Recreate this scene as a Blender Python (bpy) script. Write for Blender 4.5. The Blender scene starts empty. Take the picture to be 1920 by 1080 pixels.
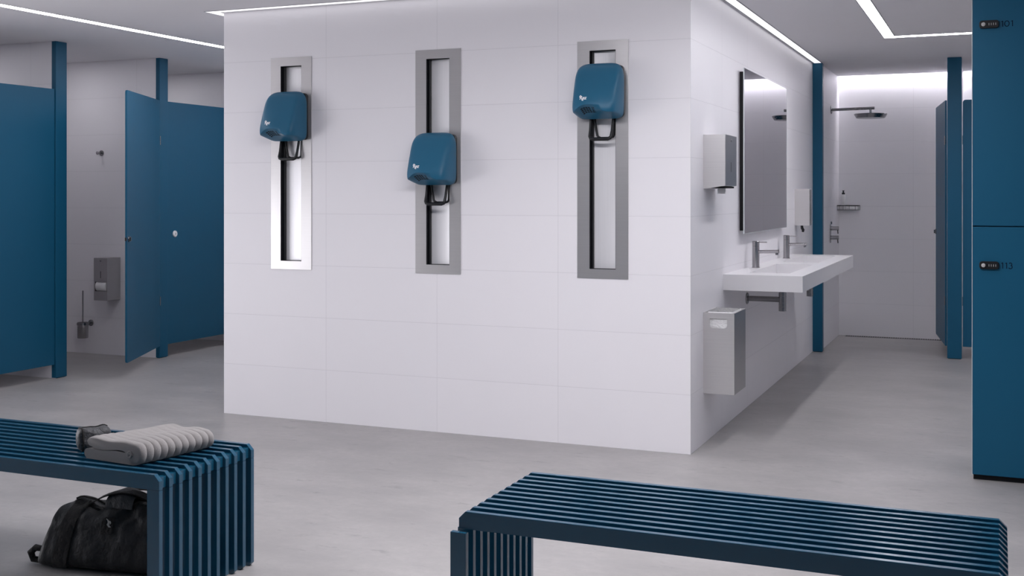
import bpy, math, random
from mathutils import Vector, Matrix, noise
random.seed(7)
S = bpy.context.scene
COL = S.collection
PI = math.pi

# ------------------------------------------------------------------ materials
def new_mat(name):
    m = bpy.data.materials.new(name); m.use_nodes = True
    nt = m.node_tree; nt.nodes.clear()
    out = nt.nodes.new('ShaderNodeOutputMaterial')
    b = nt.nodes.new('ShaderNodeBsdfPrincipled')
    nt.links.new(b.outputs[0], out.inputs[0])
    return m, nt, b

def rgb(*c): return (c[0], c[1], c[2], 1)

def noise_node(nt, scale, detail=4, vec=None, rough=.5):
    n = nt.nodes.new('ShaderNodeTexNoise')
    n.inputs['Scale'].default_value = scale; n.inputs['Detail'].default_value = detail
    n.inputs['Roughness'].default_value = rough
    if vec is not None: nt.links.new(vec, n.inputs['Vector'])
    return n

def obj_coords(nt, scale=None):
    t = nt.nodes.new('ShaderNodeTexCoord')
    if scale is None: return t.outputs['Object']
    mp = nt.nodes.new('ShaderNodeMapping'); mp.inputs['Scale'].default_value = scale
    nt.links.new(t.outputs['Object'], mp.inputs['Vector'])
    return mp.outputs[0]

def simple(name, col, rough=.5, metal=0., spec=.5, var=.06, nscale=30., bump=0., bscale=200., coat=0.):
    """procedural paint / plastic / metal with a little mottling"""
    m, nt, b = new_mat(name)
    v = obj_coords(nt)
    n = noise_node(nt, nscale, 3, v)
    mix = nt.nodes.new('ShaderNodeMix'); mix.data_type = 'RGBA'
    mix.inputs['A'].default_value = rgb(*[c*(1-var) for c in col])
    mix.inputs['B'].default_value = rgb(*[min(1, c*(1+var)) for c in col])
    nt.links.new(n.outputs['Fac'], mix.inputs['Factor'])
    nt.links.new(mix.outputs['Result'], b.inputs['Base Color'])
    b.inputs['Roughness'].default_value = rough; b.inputs['Metallic'].default_value = metal
    b.inputs['Specular IOR Level'].default_value = spec
    b.inputs['Coat Weight'].default_value = coat
    if bump:
        bn = noise_node(nt, bscale, 2, v)
        bp = nt.nodes.new('ShaderNodeBump'); bp.inputs['Strength'].default_value = bump
        bp.inputs['Distance'].default_value = .001
        nt.links.new(bn.outputs['Fac'], bp.inputs['Height']); nt.links.new(bp.outputs[0], b.inputs['Normal'])
    return m

def brushed(name, col, rough, scale, metal=1.):
    """brushed steel: fine streaks along one axis"""
    m, nt, b = new_mat(name)
    v = obj_coords(nt, scale)
    n = noise_node(nt, 1., 3, v)
    r = nt.nodes.new('ShaderNodeMapRange')
    r.inputs['To Min'].default_value = rough-.05; r.inputs['To Max'].default_value = rough+.05
    nt.links.new(n.outputs['Fac'], r.inputs['Value']); nt.links.new(r.outputs[0], b.inputs['Roughness'])
    mix = nt.nodes.new('ShaderNodeMix'); mix.data_type = 'RGBA'
    mix.inputs['A'].default_value = rgb(*[c*.94 for c in col]); mix.inputs['B'].default_value = rgb(*[min(1, c*1.06) for c in col])
    nt.links.new(n.outputs['Fac'], mix.inputs['Factor']); nt.links.new(mix.outputs['Result'], b.inputs['Base Color'])
    b.inputs['Metallic'].default_value = metal
    return m

def emission(name, col, strength):
    m = bpy.data.materials.new(name); m.use_nodes = True
    nt = m.node_tree; nt.nodes.clear()
    out = nt.nodes.new('ShaderNodeOutputMaterial'); e = nt.nodes.new('ShaderNodeEmission')
    e.inputs[0].default_value = rgb(*col); e.inputs[1].default_value = strength
    nt.links.new(e.outputs[0], out.inputs[0])
    return m

def tile_material():
    m, nt, b = new_mat('white_wall_tile')
    geo = nt.nodes.new('ShaderNodeNewGeometry')
    ps = nt.nodes.new('ShaderNodeSeparateXYZ'); nt.links.new(geo.outputs['Position'], ps.inputs[0])
    ns = nt.nodes.new('ShaderNodeSeparateXYZ'); nt.links.new(geo.outputs['Normal'], ns.inputs[0])
    ab = nt.nodes.new('ShaderNodeMath'); ab.operation = 'ABSOLUTE'; nt.links.new(ns.outputs['X'], ab.inputs[0])
    gt = nt.nodes.new('ShaderNodeMath'); gt.operation = 'GREATER_THAN'; gt.inputs[1].default_value = .7
    nt.links.new(ab.outputs[0], gt.inputs[0])
    mx = nt.nodes.new('ShaderNodeMix'); mx.data_type = 'FLOAT'
    nt.links.new(gt.outputs[0], mx.inputs['Factor']); nt.links.new(ps.outputs['X'], mx.inputs['A']); nt.links.new(ps.outputs['Y'], mx.inputs['B'])
    cb = nt.nodes.new('ShaderNodeCombineXYZ')
    nt.links.new(mx.outputs['Result'], cb.inputs['X']); nt.links.new(ps.outputs['Z'], cb.inputs['Y'])
    br = nt.nodes.new('ShaderNodeTexBrick')
    br.offset = 0; br.squash = 1
    br.inputs['Color1'].default_value = rgb(.86, .842, .87); br.inputs['Color2'].default_value = rgb(.85, .833, .862)
    br.inputs['Mortar'].default_value = rgb(.70, .685, .71)
    br.inputs['Scale'].default_value = 1; br.inputs['Mortar Size'].default_value = .0011
    br.inputs['Mortar Smooth'].default_value = .3
    br.inputs['Brick Width'].default_value = .7135; br.inputs['Row Height'].default_value = .3
    nt.links.new(cb.outputs[0], br.inputs['Vector']); nt.links.new(br.outputs['Color'], b.inputs['Base Color'])
    b.inputs['Roughness'].default_value = .42; b.inputs['Specular IOR Level'].default_value = .35
    mp = nt.nodes.new('ShaderNodeMapping'); mp.inputs['Scale'].default_value = (30, 420, 1)
    nt.links.new(cb.outputs[0], mp.inputs['Vector'])
    n = noise_node(nt, 1., 2, mp.outputs[0])
    bp = nt.nodes.new('ShaderNodeBump'); bp.inputs['Strength'].default_value = .12; bp.inputs['Distance'].default_value = .001
    nt.links.new(n.outputs['Fac'], bp.inputs['Height'])
    bp2 = nt.nodes.new('ShaderNodeBump'); bp2.inputs['Strength'].default_value = .5; bp2.inputs['Distance'].default_value = .002; bp2.invert = True
    nt.links.new(br.outputs['Fac'], bp2.inputs['Height']); nt.links.new(bp.outputs[0], bp2.inputs['Normal'])
    nt.links.new(bp2.outputs[0], b.inputs['Normal'])
    return m

def floor_material():
    m, nt, b = new_mat('polished_concrete')
    v1 = obj_coords(nt, (.9, 1.6, 1)); n1 = noise_node(nt, 1.7, 8, v1, .66)
    v2 = obj_coords(nt, (3.4, 8.5, 1)); n2 = noise_node(nt, 1.5, 9, v2, .74)
    v3 = obj_coords(nt, (1, 1, 1)); n3 = noise_node(nt, 26, 6, v3, .7)
    def ramp(n, lo, hi):
        r = nt.nodes.new('ShaderNodeMapRange'); r.inputs['From Min'].default_value = lo; r.inputs['From Max'].default_value = hi
        nt.links.new(n.outputs['Fac'], r.inputs['Value']); return r
    def mixc(f, a, bb, src=None):
        mx = nt.nodes.new('ShaderNodeMix'); mx.data_type = 'RGBA'
        mx.inputs['A'].default_value = rgb(*a)
        if src is not None: nt.links.new(src, mx.inputs['A'])
        mx.inputs['B'].default_value = rgb(*bb); nt.links.new(f, mx.inputs['Factor']); return mx
    base = mixc(ramp(n1, .3, .7).outputs[0], (.285, .275, .272), (.43, .414, .408))
    r2 = ramp(n2, .58, .70)
    sc = nt.nodes.new('ShaderNodeMath'); sc.operation = 'MULTIPLY'; sc.inputs[1].default_value = .62
    nt.links.new(r2.outputs[0], sc.inputs[0])
    c2 = mixc(sc.outputs[0], (0, 0, 0), (.15, .143, .145), base.outputs['Result'])
    r3 = ramp(n3, .35, .7)
    s3 = nt.nodes.new('ShaderNodeMath'); s3.operation = 'MULTIPLY'; s3.inputs[1].default_value = .34
    nt.links.new(r3.outputs[0], s3.inputs[0])
    c3 = mixc(s3.outputs[0], (0, 0, 0), (.27, .26, .26), c2.outputs['Result'])
    nt.links.new(c3.outputs['Result'], b.inputs['Base Color'])
    rr = nt.nodes.new('ShaderNodeMapRange'); rr.inputs['To Min'].default_value = .30; rr.inputs['To Max'].default_value = .48
    nt.links.new(n1.outputs['Fac'], rr.inputs['Value']); nt.links.new(rr.outputs[0], b.inputs['Roughness'])
    b.inputs['Specular IOR Level'].default_value = .45
    bp = nt.nodes.new('ShaderNodeBump'); bp.inputs['Strength'].default_value = .08; bp.inputs['Distance'].default_value = .002
    nt.links.new(n2.outputs['Fac'], bp.inputs['Height']); nt.links.new(bp.outputs[0], b.inputs['Normal'])
    return m

def towel_material():
    m, nt, b = new_mat('grey_terry_cloth')
    v = obj_coords(nt)
    n = noise_node(nt, 420, 3, v, .7)
    mix = nt.nodes.new('ShaderNodeMix'); mix.data_type = 'RGBA'
    mix.inputs['A'].default_value = rgb(.26, .245, .24); mix.inputs['B'].default_value = rgb(.46, .435, .425)
    nt.links.new(n.outputs['Fac'], mix.inputs['Factor']); nt.links.new(mix.outputs['Result'], b.inputs['Base Color'])
    b.inputs['Roughness'].default_value = .95; b.inputs['Specular IOR Level'].default_value = .1
    b.inputs['Sheen Weight'].default_value = .3
    bp = nt.nodes.new('ShaderNodeBump'); bp.inputs['Strength'].default_value = .9; bp.inputs['Distance'].default_value = .004
    nt.links.new(n.outputs['Fac'], bp.inputs['Height']); nt.links.new(bp.outputs[0], b.inputs['Normal'])
    return m

def fabric_material(name, a, c, rough=.8, wr=14):
    m, nt, b = new_mat(name)
    v = obj_coords(nt)
    n = noise_node(nt, 900, 2, v); w = noise_node(nt, wr, 4, v, .6)
    mix = nt.nodes.new('ShaderNodeMix'); mix.data_type = 'RGBA'
    mix.inputs['A'].default_value = rgb(*a); mix.inputs['B'].default_value = rgb(*c)
    nt.links.new(n.outputs['Fac'], mix.inputs['Factor']); nt.links.new(mix.outputs['Result'], b.inputs['Base Color'])
    b.inputs['Roughness'].default_value = rough
    bp = nt.nodes.new('ShaderNodeBump'); bp.inputs['Strength'].default_value = .6; bp.inputs['Distance'].default_value = .02
    nt.links.new(w.outputs['Fac'], bp.inputs['Height'])
    bp2 = nt.nodes.new('ShaderNodeBump'); bp2.inputs['Strength'].default_value = .4; bp2.inputs['Distance'].default_value = .001
    nt.links.new(n.outputs['Fac'], bp2.inputs['Height']); nt.links.new(bp.outputs[0], bp2.inputs['Normal'])
    nt.links.new(bp2.outputs[0], b.inputs['Normal'])
    return m

M = {}
M['tile'] = tile_material()
M['floor'] = floor_material()
M['ceiling'] = simple('ceiling_paint', (.80, .79, .81), .9, spec=.1, var=.01, nscale=4)
BLUE = (.0058, .088, .168)
M['blue'] = simple('blue_laminate', BLUE, .45, spec=.28, var=.02, nscale=6, bump=.05, bscale=500)
M['blue_gloss'] = simple('blue_lacquered_metal', (.007, .074, .136), .2, spec=.75, var=.03, nscale=20)
M['blue_dryer'] = simple('blue_satin_plastic', (.0105, .112, .205), .42, spec=.4, var=.02, nscale=40, bump=.08, bscale=900)
M['black'] = simple('black_plastic', (.006, .007, .009), .42, spec=.4, var=.15)
M['dark'] = simple('dark_recess', (.01, .011, .014), .7, spec=.2)
M['steel'] = brushed('brushed_steel_sheet', (.53, .517, .52), .34, (3, 3, 300), .68)
M['steel_case'] = brushed('satin_steel_casing', (.66, .645, .645), .34, (3, 3, 300), .55)
M['steel_v'] = brushed('brushed_steel_vertical', (.54, .53, .535), .34, (250, 250, 3))
M['channel'] = brushed('satin_channel_aluminium', (.93, .92, .94), .36, (200, 200, 2), .3)
M['chrome'] = brushed('brushed_tap_steel', (.42, .41, .42), .22, (40, 40, 200))
M['chrome_dark'] = brushed('dark_steel_pipe', (.30, .30, .31), .26, (40, 40, 200))
M['mirror'] = simple('mirror_glass', (.64, .63, .66), .012, 1., var=.003)
M['mirror_edge'] = simple('polished_glass_edge', (.72, .76, .78), .15, var=.02)
M['sink'] = simple('white_solid_surface', (.74, .73, .745), .3, spec=.45, var=.008)
M['paper'] = simple('white_paper', (.85, .84, .84), .95, spec=.1, bump=.3, bscale=120)
M['liner'] = fabric_material('white_bin_liner', (.8, .8, .8), (.9, .9, .9), .45, 40)
M['white'] = simple('white_plastic', (.80, .79, .80), .4)
M['ink'] = simple('dark_navy_ink', (.003, .008, .02), .8, spec=.1)
M['logo'] = simple('white_print', (.92, .92, .93), .5)
M['towel'] = towel_material()
M['bag'] = fabric_material('black_nylon', (.007, .008, .0095), (.013, .015, .018), .6, 16)
M['strap'] = fabric_material('black_webbing', (.007, .007, .0075), (.013, .0125, .013), .8, 40)
M['pouch'] = fabric_material('charcoal_coated_fabric', (.03, .032, .036), (.048, .05, .056), .5, 26)
M['grey_mark'] = simple('grey_print', (.45, .45, .45), .6)
M['strip'] = emission('led_strip_diffuser', (.97, .95, 1.0), 23.0)
M['panel'] = emission('led_panel_diffuser', (.97, .95, 1.0), 26.0)
M['strip_soft'] = emission('dim_led_diffuser', (.97, .95, 1.0), 1.05)
M['strip_left'] = emission('led_strip_cubicles', (.97, .95, 1.0), 22.0)
M['spot'] = emission('downlight_lens', (.97, .95, 1.0), 45.0)
M['window'] = emission('daylit_frosted_glass', (.96, .95, 1.0), 4.4)
M['cove'] = emission('cove_led', (.96, .95, 1.0), 30.0)
M['trim'] = simple('grey_strip_trim', (.22, .22, .235), .5)

# ------------------------------------------------------------------ mesh helper
class MB:
    def __init__(s): s.v = []; s.f = []
    def add(s, verts, faces):
        o = len(s.v); s.v += [Vector(p) for p in verts]; s.f += [tuple(i+o for i in f) for f in faces]; return s
    def box(s, x0, x1, y0, y1, z0, z1):
        v = [(x, y, z) for z in (z0, z1) for y in (y0, y1) for x in (x0, x1)]
        return s.add(v, [(0, 2, 3, 1), (4, 5, 7, 6), (0, 1, 5, 4), (2, 6, 7, 3), (0, 4, 6, 2), (1, 3, 7, 5)])
    def prism(s, poly, axis, a, b):
        """poly: 2D points; axis: extrusion axis. x->(y,z)  y->(x,z)  z->(x,y)"""
        def P(p, t): return {'x': (t, p[0], p[1]), 'y': (p[0], t, p[1]), 'z': (p[0], p[1], t)}[axis]
        n = len(poly); v = [P(p, a) for p in poly] + [P(p, b) for p in poly]
        f = [tuple(range(n))[::-1], tuple(range(n, 2*n))] + [(i, (i+1) % n, (i+1) % n+n, i+n) for i in range(n)]
        ar = sum(poly[i][0]*poly[(i+1) % n][1]-poly[(i+1) % n][0]*poly[i][1] for i in range(n))
        flip = (ar < 0) ^ (b < a) ^ (axis == 'y')
        if flip: f = [t[::-1] for t in f]
        return s.add(v, f)
    def frame(s, d):
        d = Vector(d).normalized(); u = d.cross(Vector((0, 0, 1)))
        if u.length < 1e-4: u = Vector((1, 0, 0))
        u.normalize(); return u, d.cross(u)
    def cyl(s, p0, p1, r, n=24, r1=None, caps=True):
        p0 = Vector(p0); p1 = Vector(p1); u, w = s.frame(p1-p0); r1 = r if r1 is None else r1
        v = [p0+(u*math.cos(a)+w*math.sin(a))*r for a in [2*PI*i/n for i in range(n)]]
        v += [p1+(u*math.cos(a)+w*math.sin(a))*r1 for a in [2*PI*i/n for i in range(n)]]
        f = [(i, (i+1) % n, (i+1) % n+n, i+n) for i in range(n)]
        if caps: f += [tuple(range(n))[::-1], tuple(range(n, 2*n))]
        return s.add(v, f)
    def tube(s, pts, r, n=10, closed=False):
        pts = [Vector(p) for p in pts]; m = len(pts); rs = r if isinstance(r, (list, tuple)) else [r]*m
        v = []; prev = None
        for i, p in enumerate(pts):
            a = pts[(i-1) % m] if closed or i > 0 else p; b = pts[(i+1) % m] if closed or i < m-1 else p
            d = (b-a).normalized()
            if prev is None: u, w = s.frame(d)
            else:
                u = prev-d*prev.dot(d); u.normalize(); w = d.cross(u)
            prev = u
            v += [p+(u*math.cos(t)+w*math.sin(t))*rs[i] for t in [2*PI*k/n for k in range(n)]]
        f = []
        for i in range(m if closed else m-1):
            j = (i+1) % m
            f += [(i*n+k, i*n+(k+1) % n, j*n+(k+1) % n, j*n+k) for k in range(n)]
        if not closed: f += [tuple(range(n))[::-1], tuple((m-1)*n+k for k in range(n))]
        return s.add(v, f)
    def lathe(s, prof, c=(0, 0, 0), n=32, axis='z'):
        v = []
        for r, z in prof:
            for k in range(n):
                a = 2*PI*k/n; x, y = r*math.cos(a), r*math.sin(a)
                p = {'z': (x, y, z), 'x': (z, x, y), 'y': (y, z, x)}[axis]
                v.append((c[0]+p[0], c[1]+p[1], c[2]+p[2]))
        f = []
        for i in range(len(prof)-1):
            f += [(i*n+k, i*n+(k+1) % n, (i+1)*n+(k+1) % n, (i+1)*n+k) for k in range(n)]
        f += [tuple(range(n))[::-1], tuple((len(prof)-1)*n+k for k in range(n))]
        return s.add(v, f)
    def grid(s, fn, nu, nv, wrap=False):
        v = [fn(i/nu, j/nv) for i in range(nu+1) for j in range(nv+1)]
        return s.add(v, [(i*(nv+1)+j, (i+1)*(nv+1)+j, (i+1)*(nv+1)+j+1, i*(nv+1)+j+1) for i in range(nu) for j in range(nv)])
    def mapped(s, fn): s.v = [Vector(fn(p)) for p in s.v]; return s
    def build(s, name, mat, parent=None, smooth=None, bevel=0, seg=2, normals=False):
        me = bpy.data.meshes.new(name); me.from_pydata([tuple(p) for p in s.v], [], s.f); me.update()
        if normals:
            import bmesh
            bm = bmesh.new(); bm.from_mesh(me); bmesh.ops.remove_doubles(bm, verts=bm.verts, dist=1e-6)
            bmesh.ops.recalc_face_normals(bm, faces=bm.faces); bm.to_mesh(me); bm.free()
        me.materials.append(M[mat])
        if smooth is not None:
            me.polygons.foreach_set('use_smooth', [True]*len(me.polygons))
            me.set_sharp_from_angle(angle=math.radians(smooth))
        o = bpy.data.objects.new(name, me); COL.objects.link(o)
        if parent is not None: o.parent = parent
        if bevel:
            b = o.modifiers.new('edge', 'BEVEL'); b.width = bevel; b.segments = seg; b.limit_method = 'ANGLE'; b.angle_limit = math.radians(40)
        return o

def thing(name, label, cat, loc=(0, 0, 0), rz=0., group=None):
    o = bpy.data.objects.new(name, None); o.empty_display_size = .05; COL.objects.link(o)
    o.location = loc; o.rotation_euler = (0, 0, rz); o['label'] = label; o['category'] = cat; o['kind'] = 'thing'
    if group: o['group'] = group
    return o
def struct(o): o['kind'] = 'structure'; return o
def children(o): return [c for c in COL.objects if c.parent == o]
def dup(root, loc, label, rz=None):
    r = root.copy(); COL.objects.link(r); r.location = loc; r['label'] = label
    if rz is not None: r.rotation_euler = (0, 0, rz)
    for ch in children(root):
        c = ch.copy(); COL.objects.link(c); c.parent = r
        for g in children(ch):
            d = g.copy(); COL.objects.link(d); d.parent = c
    return r

def text_mesh(body, size, shear=0., bold=0., spacing=1., sx=1.):
    cu = bpy.data.curves.new('txt', 'FONT'); cu.body = body; cu.size = size; cu.shear = shear; cu.offset = bold
    cu.space_character = spacing; cu.fill_mode = 'FRONT'; cu.resolution_u = 6
    o = bpy.data.objects.new('txt', cu); COL.objects.link(o)
    bpy.context.view_layer.update()
    me = bpy.data.meshes.new_from_object(o.evaluated_get(bpy.context.evaluated_depsgraph_get()))
    v = [(p.co.x*sx, p.co.y) for p in me.vertices]; f = [tuple(p.vertices) for p in me.polygons]
    bpy.data.objects.remove(o); bpy.data.curves.remove(cu); bpy.data.meshes.remove(me)
    return v, f
def ribbon(pts, w):
    """flat 2D stroke, returns verts2d, faces; w may be a list"""
    n = len(pts); ws = w if isinstance(w, (list, tuple)) else [w]*n
    v = []
    for i, p in enumerate(pts):
        a = pts[max(0, i-1)]; b = pts[min(n-1, i+1)]
        dx, dy = b[0]-a[0], b[1]-a[1]; L = math.hypot(dx, dy) or 1
        nx, ny = -dy/L*ws[i]/2, dx/L*ws[i]/2
        v += [(p[0]+nx, p[1]+ny), (p[0]-nx, p[1]-ny)]
    return v, [(2*i, 2*i+1, 2*i+3, 2*i+2) for i in range(n-1)]
def arc(cx, cy, r, a0, a1, n=16, ry=None):
    ry = r if ry is None else ry
    return [(cx+r*math.cos(math.radians(a0+(a1-a0)*i/n)), cy+ry*math.sin(math.radians(a0+(a1-a0)*i/n))) for i in range(n+1)]
def rrect(w, h, r, n=6, cx=0, cy=0):
    p = []
    for sx, sy, a in ((1, 1, 0), (-1, 1, 90), (-1, -1, 180), (1, -1, 270)):
        p += arc(cx+sx*(w/2-r), cy+sy*(h/2-r), r, a, a+90, n)
    return p

# ------------------------------------------------------------------ layout constants (metres)
CEIL = 2.405
BW = 2.854                                   # width of the tiled block
PLATES = [-2.3765, -1.4200, -.4655]          # centres of the steel panels
PW, PZ0, PZ1 = .139, .875, 2.113
OW, OZ0, OZ1 = .0715, .924, 2.063
STALL_X = -4.76

# ------------------------------------------------------------------ setting
struct(MB().box(-6.6, 4.2, -6.9, 5.6, -.06, 0).build('floor', 'floor'))
c = MB()
c.box(-6.6, 4.2, -6.9, 5.325, CEIL, CEIL+.05)
c.box(-6.6, 4.2, 5.325, 5.6, CEIL+.14, CEIL+.18)
c.box(-6.6, 4.2, 5.30, 5.325, CEIL+.05, CEIL+.14)
struct(c.build('ceiling', 'ceiling'))
w = MB()                                     # tiled front of the block, with the three slots
xs = [-BW]
for p in PLATES: xs += [p-OW, p+OW]
xs.append(0)
for i in range(len(xs)-1):
    if i % 2 == 0: w.box(xs[i], xs[i+1], 0, .1, 0, CEIL)
    else:
        w.box(xs[i], xs[i+1], 0, .1, 0, OZ0); w.box(xs[i], xs[i+1], 0, .1, OZ1, CEIL)
struct(w.build('wall_front', 'tile', normals=True))
struct(MB().box(-.1, 0, .1, 4.205, 0, CEIL).build('wall_right', 'tile'))
struct(MB().box(-.1, .056, 4.205, 5.4, 0, CEIL).build('wall_shower_right', 'tile'))
struct(MB().box(-BW, -BW+.1, .1, 2.82, 0, CEIL).build('wall_left', 'tile'))
struct(MB().box(-.1, 4.1, 5.4, 5.5, 0, CEIL+.14).build('wall_back', 'tile'))
struct(MB().box(-6.4, -BW, 2.82, 2.92, 0, CEIL).build('wall_end', 'tile'))
struct(MB().box(-6.5, -6.4, -.6, 2.92, 0, CEIL).build('wall_stall', 'tile'))
struct(MB().box(-6.4, STALL_X, -.6, -.5, 0, CEIL).build('wall_return', 'tile'))
WN = (-4.2, -1.7, .12, 1.45)                  # frosted window, y0 y1 z0 z1
k = MB(); k.box(STALL_X-.1, STALL_X, -6.8, WN[0], 0, CEIL).box(STALL_X-.1, STALL_X, WN[1], -.6, 0, CEIL)
k.box(STALL_X-.1, STALL_X, WN[0], WN[1], 0, WN[2]).box(STALL_X-.1, STALL_X, WN[0], WN[1], WN[3], CEIL)
struct(k.build('wall_west', 'tile', normals=True))
k = MB(); fw = .04
k.box(STALL_X-.07, STALL_X-.02, WN[0], WN[0]+fw, WN[2], WN[3]).box(STALL_X-.07, STALL_X-.02, WN[1]-fw, WN[1], WN[2], WN[3])
k.box(STALL_X-.07, STALL_X-.02, WN[0], WN[1], WN[2], WN[2]+fw).box(STALL_X-.07, STALL_X-.02, WN[0], WN[1], WN[3]-fw, WN[3])
k.box(STALL_X-.07, STALL_X-.02, -2.97, -2.93, WN[2], WN[3])
wf = struct(k.build('window_1', 'trim'))
k = MB().box(STALL_X-.05, STALL_X-.044, WN[0]+fw, WN[1]-fw, WN[2]+fw, WN[3]-fw).build('pane', 'window', wf)
struct(MB().box(STALL_X-.1, 4.1, -6.9, -6.8, 0, CEIL).build('wall_rear', 'blue'))
struct(MB().box(4.1, 4.2, -6.9, 5.5, 0, CEIL+.14).build('wall_east', 'tile'))
struct(MB().box(-6.4, STALL_X-.002, .606, .70, 0, CEIL).build('wall_partition', 'tile'))
struct(MB().box(-6.4, STALL_X-.002, 1.715, 1.80, 0, CEIL).build('wall_divider', 'tile'))
struct(MB().box(1.075, 1.14, 4.24, 5.4, 0, CEIL).build('wall_shower_divider', 'tile'))

# ------------------------------------------------------------------ ceiling lights
def strip_light(name, label, segs, parent_loc, mat='strip', t=.007):
    """segs: rectangles x0,x1,y0,y1 of the diffuser; a thin grey trim runs round it, flush with the ceiling"""
    r = thing(name, label, 'ceiling light', parent_loc)
    ox, oy, oz = parent_loc
    f = MB(); d = MB()
    for x0, x1, y0, y1 in segs:
        d.box(x0-ox, x1-ox, y0-oy, y1-oy, -.0022, 0)
    for x0, x1, y0, y1 in segs:
        f.box(x0-t-ox, x1+t-ox, y0-t-oy, y1+t-oy, -.0018, 0)
    f.build('trim_frame', 'trim', r); d.build('diffuser', mat, r)
    return r
Z = CEIL
strip_light('strip_light', 'slim white LED strip running along the top of the tiled block', [
    (-BW-.085, .072, -.066, -.018), (.018, .072, -.018, 4.115), (-BW-.085, -BW-.018, -.018, 2.8)], (-1.4, -.04, Z), 'strip_soft')
strip_light('strip_light', 'straight LED ceiling strip running above the toilet cubicle doors', [(-3.905, -3.84, -2.2, 2.75)], (-3.87, 0, Z), 'strip_left')
strip_light('strip_light', 'L-shaped LED ceiling strip turning in front of the showers', [
    (.697, .765, -1.2, 2.725), (.765, 3.6, 2.655, 2.725)], (.73, -1, Z))
r = thing('cove_light', 'hidden LED line washing the top of the shower back wall', 'ceiling light', (2, 5.36, CEIL+.14))
MB().box(-1.94, 2.05, -.02, .02, -.012, 0).build('diffuser', 'cove', r)

for x, y, t in ((-5.5, .1, 'first'), (-5.5, 1.2, 'open'), (-5.5, 2.3, 'far')):
    r = thing('downlight', 'small round ceiling downlight inside the %s toilet cubicle' % t, 'ceiling light', (x, y, Z))
    MB().lathe([(.058, -.001), (.058, -.004), (.075, -.004), (.078, -.001)], (0, 0, 0), 32).build('trim_ring', 'trim', r, smooth=40, normals=True)
    MB().lathe([(.057, -.0012), (.057, -.0042)], (0, 0, 0), 32).build('lens', 'spot', r, smooth=40, normals=True)

# room lights above the benches, out of the photo's frame
def panel_light(x, y, sx, sy, label):
    r = thing('ceiling_panel', label, 'ceiling light', (x, y, Z))
    MB().box(-sx/2-.02, sx/2+.02, -sy/2-.02, sy/2+.02, -.006, 0).build('trim_frame', 'trim', r)
    MB().box(-sx/2, sx/2, -sy/2, sy/2, -.009, -.002).build('diffuser', 'panel', r)
panel_light(.05, -2.2, 2.0, .3, 'long LED ceiling panel above the floor between benches and wall')

# ------------------------------------------------------------------ hand dryers and their sliding panels
def rail_panel(loc, label):
    r = thing('rail_panel', label, 'wall panel', loc, group='steel rail panels on the tiled wall')
    f = MB()                                   # face plate with a slot
    t = -.0045; h0, h1 = PZ0-OZ0, PZ1-OZ0
    f.box(-PW, -OW, t, 0, h0, h1); f.box(OW, PW, t, 0, h0, h1)
    f.box(-OW, OW, t, 0, h0, 0); f.box(-OW, OW, t, 0, OZ1-OZ0, h1)
    f.build('face_plate', 'steel', r, normals=True)
    H = OZ1-OZ0
    n = 14
    def back(u, v):                            # gently dished back of the channel
        x = -OW+.012+(2*OW-.014)*u
        return (x, .042-.006*abs(2*u-1)**2.4 if u > .5 else .042-.003*abs(2*u-1)**2.4, v*H)
    MB().grid(back, n, 1).build('channel_back', 'channel', r, smooth=50)
    s = MB(); s.box(-OW, -OW+.0025, -.0035, .045, 0, H); s.box(OW-.0015, OW, -.0035, .045, 0, H)
    s.box(-OW, OW, -.0035, .045, 0, .0015); s.box(-OW, OW, -.0035, .045, H-.0015, H)
    s.box(-OW, OW, .0435, .046, 0, H)
    s.build('slot_lining', 'dark', r)
    k = MB(); k.box(-OW+.0025, -OW+.012, .026, .0435, .002, H-.002); k.cyl((-OW+.0085, .020, .002), (-OW+.0085, .020, H-.002), .0055, 12)
    k.build('slide_rail', 'black', r, smooth=40)
    return r
p0 = rail_panel((PLATES[0], 0, OZ0), 'tall steel rail panel farthest from the mirror wall, facing the folded towel bench')
dup(p0, (PLATES[1], 0, OZ0), 'middle one of the three tall slotted steel rail panels')
dup(p0, (PLATES[2], 0, OZ0), 'tall steel rail panel nearest the corner with the paper towel dispenser')

DW, DH = .127, .144
def sstep(a, b, x):
    t = max(0, min(1, (x-a)/(b-a))); return t*t*(3-2*t)
def lip(x): return -.117+.040*math.exp(-abs((x+.024)/.064)**3)
def dryer_depth(x, z, rho):
    top = .058
    base = .036
    fz = z if z > lip(x) else lip(x)
    # front face leans out towards the nozzle
    D = .096+.080*sstep(.15, -.11, fz)
    D += .010*math.exp(-((x+.024)/.06)**2)*sstep(.06, -.08, fz)
    if z > DH-.098:
        q = (z-(DH-.098))/.098
        D = base+.012+(D-base-.012)*math.sqrt(max(0, 1-q**2.5))
    L = lip(x)
    if z < L:
        q = min(1, (L-z)/(L+DH+1e-6))
        D = base+.014+(D-base-.014)*(1-q)**.95
    D = base+(D-base)*(1-.07*abs(x/DW)**2.6)
    e = math.sqrt(max(0, 1-rho**13))
    return base+(D-base)*e
def dryer_xz(rho, th):
    c, s = math.cos(th), math.sin(th); n = 4.8 if s > 0 else 8.
    return (DW*rho*math.copysign(abs(c)**(2/n), c), DH*rho*math.copysign(abs(s)**(2/n), s))
def dryer_rho(x, z):
    n = 4.8 if z > 0 else 8.; return (abs(x/DW)**n+abs(z/DH)**n)**(1/n)
def dryer_y(x, z): return -dryer_depth(x, z, dryer_rho(x, z))

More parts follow.
